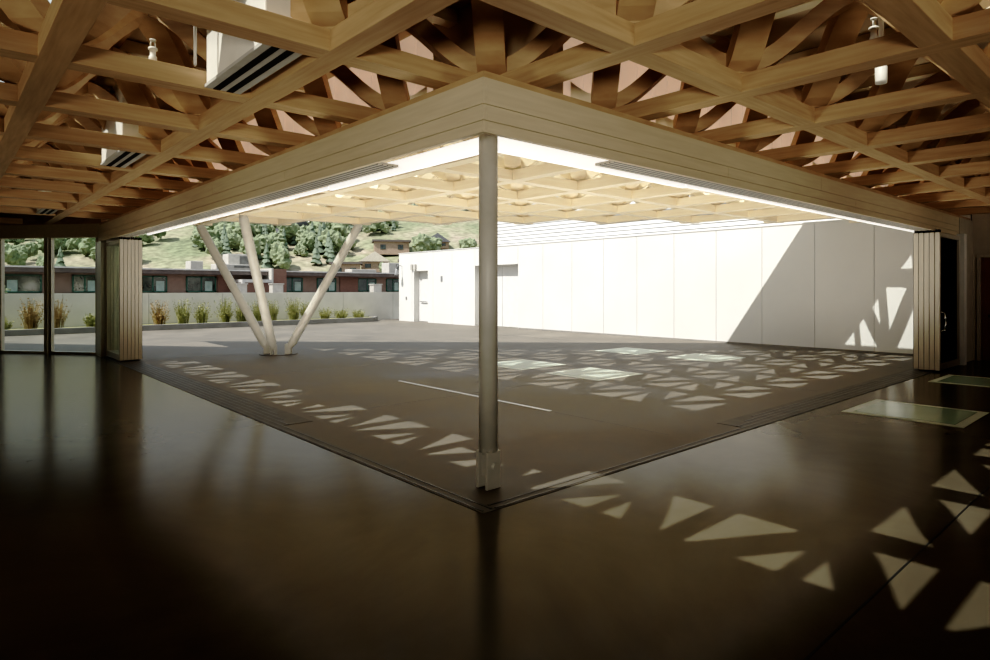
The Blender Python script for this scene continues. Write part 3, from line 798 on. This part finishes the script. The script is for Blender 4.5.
HOUSES = [(57, 136), (68, 139), (45, 97), (52, 101), (59, 103), (64, 98), (67, 110), (77, 108)]
def blob_tree(h, w, conifer, seed):
    rnd = random.Random(seed); bm = bmesh.new()
    if conifer:
        n = 11; prev = None
        for lvl in range(5):
            z0 = h * (.12 + lvl * .17); z1 = z0 + h * .30; r = w * .5 * (1 - lvl * .18)
            ring = [bm.verts.new((r * rnd.uniform(.75, 1.1) * math.cos(2 * PI * i / n), r * rnd.uniform(.75, 1.1) * math.sin(2 * PI * i / n), z0 + rnd.uniform(-.05, .05) * h)) for i in range(n)]
            tip = bm.verts.new((0, 0, min(z1, h))); bm.faces.new(ring[::-1])
            for i in range(n): bm.faces.new((ring[i], ring[(i + 1) % n], tip))
    else:
        for k in range(6):
            c = Vector((rnd.uniform(-.25, .25) * w, rnd.uniform(-.25, .25) * w, h * rnd.uniform(.22, .7))); rr = w * rnd.uniform(.22, .34)
            r = bmesh.ops.create_icosphere(bm, subdivisions=3, radius=rr, matrix=Matrix.Translation(c))
            for v_ in r['verts']:
                v_.co = c + (v_.co - c) * (1 + .5 * noise.noise(v_.co * 1.1 + Vector((seed, 0, 0))) + .35 * noise.noise(v_.co * 4.0))
    return bm
protos = []
for k in range(3):
    o = obj('hillside_tree', blob_tree(6.0, 5.0, False, k), M['trunk']); protos.append((o, 0))
    o.data.materials.clear(); o.data.materials.append(M['leafg'])
for k in range(3):
    o = obj('hillside_conifer', blob_tree(8.0, 3.6, True, 20 + k), M['leafc']); protos.append((o, 1))
used = [False] * 6
def plant(k, x, y, s, label, grp):
    o = protos[k][0]
    if used[k]: o = o.copy(); COL.objects.link(o)
    used[k] = True
    o.location = (x, y, hz(x, y) - .3); o.scale = (s, s, s * random.uniform(.9, 1.2)); o.rotation_euler.z = random.uniform(0, 6)
    tag(o, label, 'tree', grp)
    if len(o.children) == 0 and False: pass
    return o
clusters = [((51, 134), 15, 25, 170, .25, 'pale green tree on the slope above the long brick building', 'trees on the middle slope'),
            ((73, 134), 8, 12, 60, .7, 'dark conifer on the wooded knoll right of the slanted struts', 'conifers on the wooded knoll'),
            ((112, 146), 13, 12, 50, .8, 'dark conifer in the patch of forest just left of the corner column', 'conifers left of the corner column'),
            ((18, 150), 14, 22, 40, .1, 'bushy green tree on the slope behind the left glass wall', 'trees behind the left glass wall'),
            ((62, 100), 18, 7, 24, .1, 'low green tree among the houses beyond the parapet', 'trees among the houses')]
planted = []
for (cx, cy), rx, ry, n, pc, lb, gp in clusters:
    for _ in range(n):
        a = random.uniform(0, 2 * PI); r = math.sqrt(random.random())
        kk = random.choice((3, 4, 5)) if random.random() < pc else random.choice((0, 1, 2))
        if kk > 2: lb2 = lb.replace('pale green tree', 'slim dark conifer').replace('bushy green tree', 'slim dark conifer').replace('low green tree', 'slim dark conifer'); g2 = gp + ' (conifers)'
        else: lb2 = lb.replace('dark conifer', 'round leafy tree'); g2 = gp + ' (leafy)'
        px_, py_ = cx + rx * r * math.cos(a), cy + ry * r * math.sin(a)
        if any(math.hypot(px_ - q[0], py_ - q[1]) < 5.5 for q in HOUSES): continue
        if any(math.hypot(px_ - q[0], py_ - q[1]) < 1.4 for q in planted): continue
        planted.append((px_, py_))
        plant(kk, px_, py_, random.uniform(.45, .95) if kk < 3 else random.uniform(.4, .75), lb2, g2)

def house(x, y, w, d, h, rot, wall, roof, label, gable=True):
    z = hz(x, y) - .5
    t = thing('hillside_house', label, 'house', (x, y, z), 'houses on the hillside')
    R = Matrix.Translation((x, y, z)) @ Matrix.Rotation(rot, 4, 'Z')
    def part(name, bm, mat):
        bm.transform(R); return obj(name, bm, mat, t)
    bm = bmesh.new(); box(bm, -w / 2, w / 2, -d / 2, d / 2, 0, h); part('walls', bm, wall)
    bm = bmesh.new(); o = .4
    if gable:
        v = [bm.verts.new(p) for p in ((-w / 2 - o, -d / 2 - o, h), (w / 2 + o, -d / 2 - o, h), (w / 2 + o, d / 2 + o, h), (-w / 2 - o, d / 2 + o, h), (0, -d / 2 - o, h + w * .38), (0, d / 2 + o, h + w * .38))]
        for f in ((0, 1, 4), (2, 3, 5), (1, 2, 5, 4), (3, 0, 4, 5), (0, 3, 2, 1)): bm.faces.new([v[i] for i in f])
    else: box(bm, -w / 2 - o, w / 2 + o, -d / 2 - o, d / 2 + o, h, h + .4)
    part('roof', bm, roof)
    for k in range(max(2, int(w / 2.6))):
        cx_ = -w / 2 + (k + .5) * w / max(2, int(w / 2.6))
        bm = bmesh.new(); box(bm, cx_ - .55, cx_ + .55, -d / 2 - .06, -d / 2 + .02, h * .4, h * .78); part('window', bm, M['win'])
house(57, 136, 5, 5, 2.4, 0.5, M['slate'], M['slate'], 'dark gabled house among trees on the hill', True)
house(68, 139, 9, 5, 1.6, 0.4, M['house2'], M['rooflight'], 'long pale low house right of the dark gabled house', True)
house(45, 97, 6, 5, 1.6, -0.5, M['house1'], M['roofdark'], 'brown flat house left of the right slanted strut', False)
house(52, 101, 5, 5, 3.0, -0.5, M['house1'], M['roofdark'], 'brown flat house right of the right slanted strut', False)
house(59, 103, 5, 4, 2.0, -0.5, M['house1'], M['house2'], 'small brown gabled house with cream roof in the group', True)
house(64, 98, 4, 4, 2.4, -0.5, M['house2'], M['roofdark'], 'narrow cream house near the white wall end', False)
house(67, 110, 7, 5, 2.6, -0.5, M['house1'], M['roofdark'], 'upper brown flat house above the group', False)
house(77, 108, 5, 4, 1.4, -0.5, M['house1'], M['slate'], 'brown slate roofed house just above the white wall end', True)

# long low brick and taupe building
HY = 40.0
t = thing('brick_building', 'long low brick and taupe building with dark windows behind the parapet', 'building', (12, HY, -4))
bm = bmesh.new(); box(bm, -14, 30, HY, HY + 8, -4, 2.55); obj('wall', bm, M['taupe'], t)
bm = bmesh.new(); box(bm, -15, 30.6, HY - .9, HY + 8.6, 2.55, 2.82); obj('roof', bm, M['roofdark'], t)
bm = bmesh.new(); box(bm, -15, 30.6, HY - .95, HY - .88, 2.80, 2.88); obj('roof_edge', bm, M['rooflight'], t)['label'] = 'pale metal roof edge'
for a, b in ((10.7, 11.5), (19.4, 20.9)):
    bm = bmesh.new(); box(bm, a, b, HY - .1, HY + .1, -4, 2.55); obj('brick_panel', bm, M['brick'], t)
bm = bmesh.new(); box(bm, 13.75, 14.75, HY - 1.4, HY + 1.5, -4, 2.98); obj('brick_pier', bm, M['brick'], t)
bm = bmesh.new(); box(bm, 13.70, 13.82, HY - 1.45, HY + 1.5, -4, 3.02); obj('white_corner_board', bm, M['unit'], t)
bm = bmesh.new(); box(bm, 11.85, 13.5, HY - 1.6, HY, -4, 2.05); obj('brick_porch', bm, M['brick'], t)
bm = bmesh.new(); box(bm, 11.7, 13.7, HY - 1.7, HY, 2.05, 2.25); box(bm, 11.7, 11.85, HY - 1.7, HY - 1.5, -4, 2.05); obj('porch_roof', bm, M['rooflight'], t)
for a, b in ((-2.6, 1.4), (2.8, 4.0), (6.1, 7.7), (8.8, 10.6), (14.95, 16.5), (17.6, 19.1), (20.9, 22.5), (23.4, 24.6)):
    fr = bmesh.new(); zc0, zc1 = 1.42, 2.42
    box(fr, a, b, HY - .06, HY + .01, zc0, zc0 + .08); box(fr, a, b, HY - .06, HY + .01, zc1 - .06, zc1)
    for xx in (a, (a + b) / 2 - .03, b - .07): box(fr, xx, xx + .07, HY - .06, HY + .01, zc0, zc1)
    w_ = obj('window', fr, M['winframe'], t)
    bm = bmesh.new(); box(bm, a + .02, b - .02, HY - .035, HY + .0, zc0 + .02, zc1 - .02); obj('pane', bm, M['win'], w_)
    bm = bmesh.new(); q = a + (b - a) * .62; box(bm, q, min(b - .1, q + .45), HY - .045, HY - .036, zc0 + .08, zc1 - .3); obj('curtain', bm, M['curtain'], w_)
bm = bmesh.new(); box(bm, -14, 30, HY - .25, HY, 1.15, 1.36); obj('sill_band', bm, M['taupe'], t)
for lb, a, b in (('square pale post top left of the slanted struts behind the parapet', 11.95, 12.6), ('square pale post top in the gap of the slanted struts', 14.35, 15.1), ('square pale post top near the white wall end', 22.3, 23.0)):
    y = HY - 3
    s_ = (y + 3.5) / (HY + 3.5)
    a2, b2 = a * s_ - .2, b * s_ - .2
    bm = bmesh.new(); box(bm, a2, b2, y, y + .6, -4, 1.92); box(bm, a2 - .05, b2 + .05, y - .05, y + .65, 1.92, 1.98)
    tag(obj('masonry_post', bm, M['unit'], None, .01), lb, 'post', 'pale posts behind the parapet')
def roof_unit(x, y, w, h, label, dark=True):
    t = thing('rooftop_unit', label, 'rooftop unit', (x, y, 2.82), 'rooftop units on the brick building')
    bxo('casing', (x, x + w, y, y + 1.2, 2.95, 2.95 + h), M['unit'], t, .03)
    if dark: bxo('grille', (x + w * .45, x + w * .92, y - .03, y + .02, 3.0 + h * .25, 2.9 + h * .92), M['unitdark'], t)
    bm = bmesh.new()
    for xx in (x, x + w - .1): box(bm, xx, xx + .1, y, y + 1.2, 2.82, 2.95)
    obj('skid', bm, M['unit'], t)
roof_unit(12.2, 42.5, 1.75, 1.15, 'tall pale air handling unit left of the slanted struts')
roof_unit(11.1, 41.5, 2.6, .38, 'low white unit at the foot of the tall air handler', True)
roof_unit(9.9, 43, .8, .6, 'small pale rooftop box left of the tall air handler', False)
roof_unit(21.5, 42, 2.2, .25, 'low white curb box on the roof right of the slanted struts', False)
roof_unit(25.5, 43, 1.6, .9, 'pale rooftop box near the white wall end', True)

# tree at the extreme left, close behind the parapet
t = thing('leafy_tree', 'bright green leafy tree at the left edge behind the parapet', 'tree', (-1.9, 29, -4))
bm = bmesh.new(); tube(bm, (-1.9, 29, -4), (-1.8, 29, .8), .14, .07, 10); obj('trunk', bm, M['trunk'], t)
bm = bmesh.new(); rnd = random.Random(3)
for _ in range(2600):
    a = rnd.uniform(0, 2 * PI); r = math.sqrt(rnd.random()); z = rnd.uniform(-1, 1)
    p = Vector((-1.9 + 1.3 * r * math.cos(a) * math.sqrt(1 - z * z * .8), 29 + 1.2 * r * math.sin(a), 1.05 + z * 1.15))
    u = Vector((rnd.uniform(-1, 1), rnd.uniform(-1, 1), rnd.uniform(-1, 1))).normalized() * .075
    w = u.orthogonal().normalized() * .045
    bm.faces.new([bm.verts.new(q) for q in (p - u, p + w, p + u, p - w)])
obj('foliage', bm, M['leafg'], t)

# ------------------------------------------------------------------ lights and world
sun = bpy.data.lights.new('sun', 'SUN'); sun.energy = 6.0; sun.angle = math.radians(.5); sun.color = (1, .965, .90)
so = bpy.data.objects.new('sun', sun); COL.objects.link(so)
so.rotation_euler = Vector((SUNX, SUNY, -1)).to_track_quat('-Z', 'Y').to_euler()

w = bpy.data.worlds.new('world'); S.world = w; w.use_nodes = True
nt = w.node_tree; nt.nodes.clear()
out = nt.nodes.new('ShaderNodeOutputWorld'); bg = nt.nodes.new('ShaderNodeBackground')
tc = nt.nodes.new('ShaderNodeTexCoord'); sx_ = nt.nodes.new('ShaderNodeSeparateXYZ'); cr = nt.nodes.new('ShaderNodeValToRGB')
cr.color_ramp.elements[0].position = .0; cr.color_ramp.elements[0].color = (.85, .88, .88, 1)
cr.color_ramp.elements[1].position = .6; cr.color_ramp.elements[1].color = (.80, .90, 1.0, 1)
nt.links.new(tc.outputs['Generated'], sx_.inputs[0]); nt.links.new(sx_.outputs['Z'], cr.inputs[0])
nt.links.new(cr.outputs[0], bg.inputs[0]); nt.links.new(bg.outputs[0], out.inputs[0])
bg.inputs[1].default_value = .92

def spot(loc, target, e, col, ang=150, size=.4, blend=.6):  # unseen fill lights, added to brighten canopy, header, beams and end wall
    l = bpy.data.lights.new('fill_spot', 'SPOT'); l.energy = e; l.color = col; l.spot_size = math.radians(ang); l.spot_blend = blend; l.shadow_soft_size = size
    o = bpy.data.objects.new('fill_spot', l); COL.objects.link(o); o.location = loc
    o.rotation_euler = (Vector(target) - Vector(loc)).to_track_quat('-Z', 'Y').to_euler()
    return o
for (x, y, e) in ((1.6, 1.6, 260), (1.6, 6.0, 260), (6.0, 1.6, 260), (1.8, 10.0, 200), (10.0, 1.8, 220), (5.0, 5.0, 200)):
    spot((x, y, .2), (x + 1.2, y + 1.2, 4), e, (1, .94, .84), 160, .5)
spot((-6.0, -6.0, 1.2), (.3, .3, 2.95), 1100, (1, .94, .82), 52, .5, 1.0)
for y in (1.0, 5.0, 9.5):
    spot((-5.8, y, 1.9), (-1.5, y + 1.0, 3.5), 150, (1, .93, .80), 84, .5, .9)
for x in (1.0, 5.0, 9.5):
    spot((x, -5.8, 1.9), (x + 1.0, -1.5, 3.5), 150, (1, .93, .80), 84, .5, .9)

spot((11.5, -4.5, 2.2), (14.6, -.6, 1.9), 70, (1, .92, .82), 80, .4, 1.0)

# ------------------------------------------------------------------ camera
cam = bpy.data.cameras.new('camera'); co = bpy.data.objects.new('camera', cam); COL.objects.link(co)
co.location = (-2.956, -3.535, 1.65)
co.rotation_euler = (PI / 2, 0, math.radians(47.535 - 90))
cam.sensor_fit = 'HORIZONTAL'; cam.sensor_width = 36
cam.lens = 629.1 / 990 * 36
cam.shift_x = -(511.475 - 495) / 990
cam.shift_y = -(330 - 288.56) / 990
cam.clip_start = .05; cam.clip_end = 1000
S.camera = co
S.view_settings.view_transform = 'Standard'
S.view_settings.look = 'None'
S.view_settings.exposure = 0.0
S.view_settings.use_curve_mapping = True
cm = S.view_settings.curve_mapping
c = cm.curves[3]
for p in ((.018, .003), (.05, .025), (.13, .140), (.3, .345), (.6, .67)): c.points.new(*p)
cm.update()
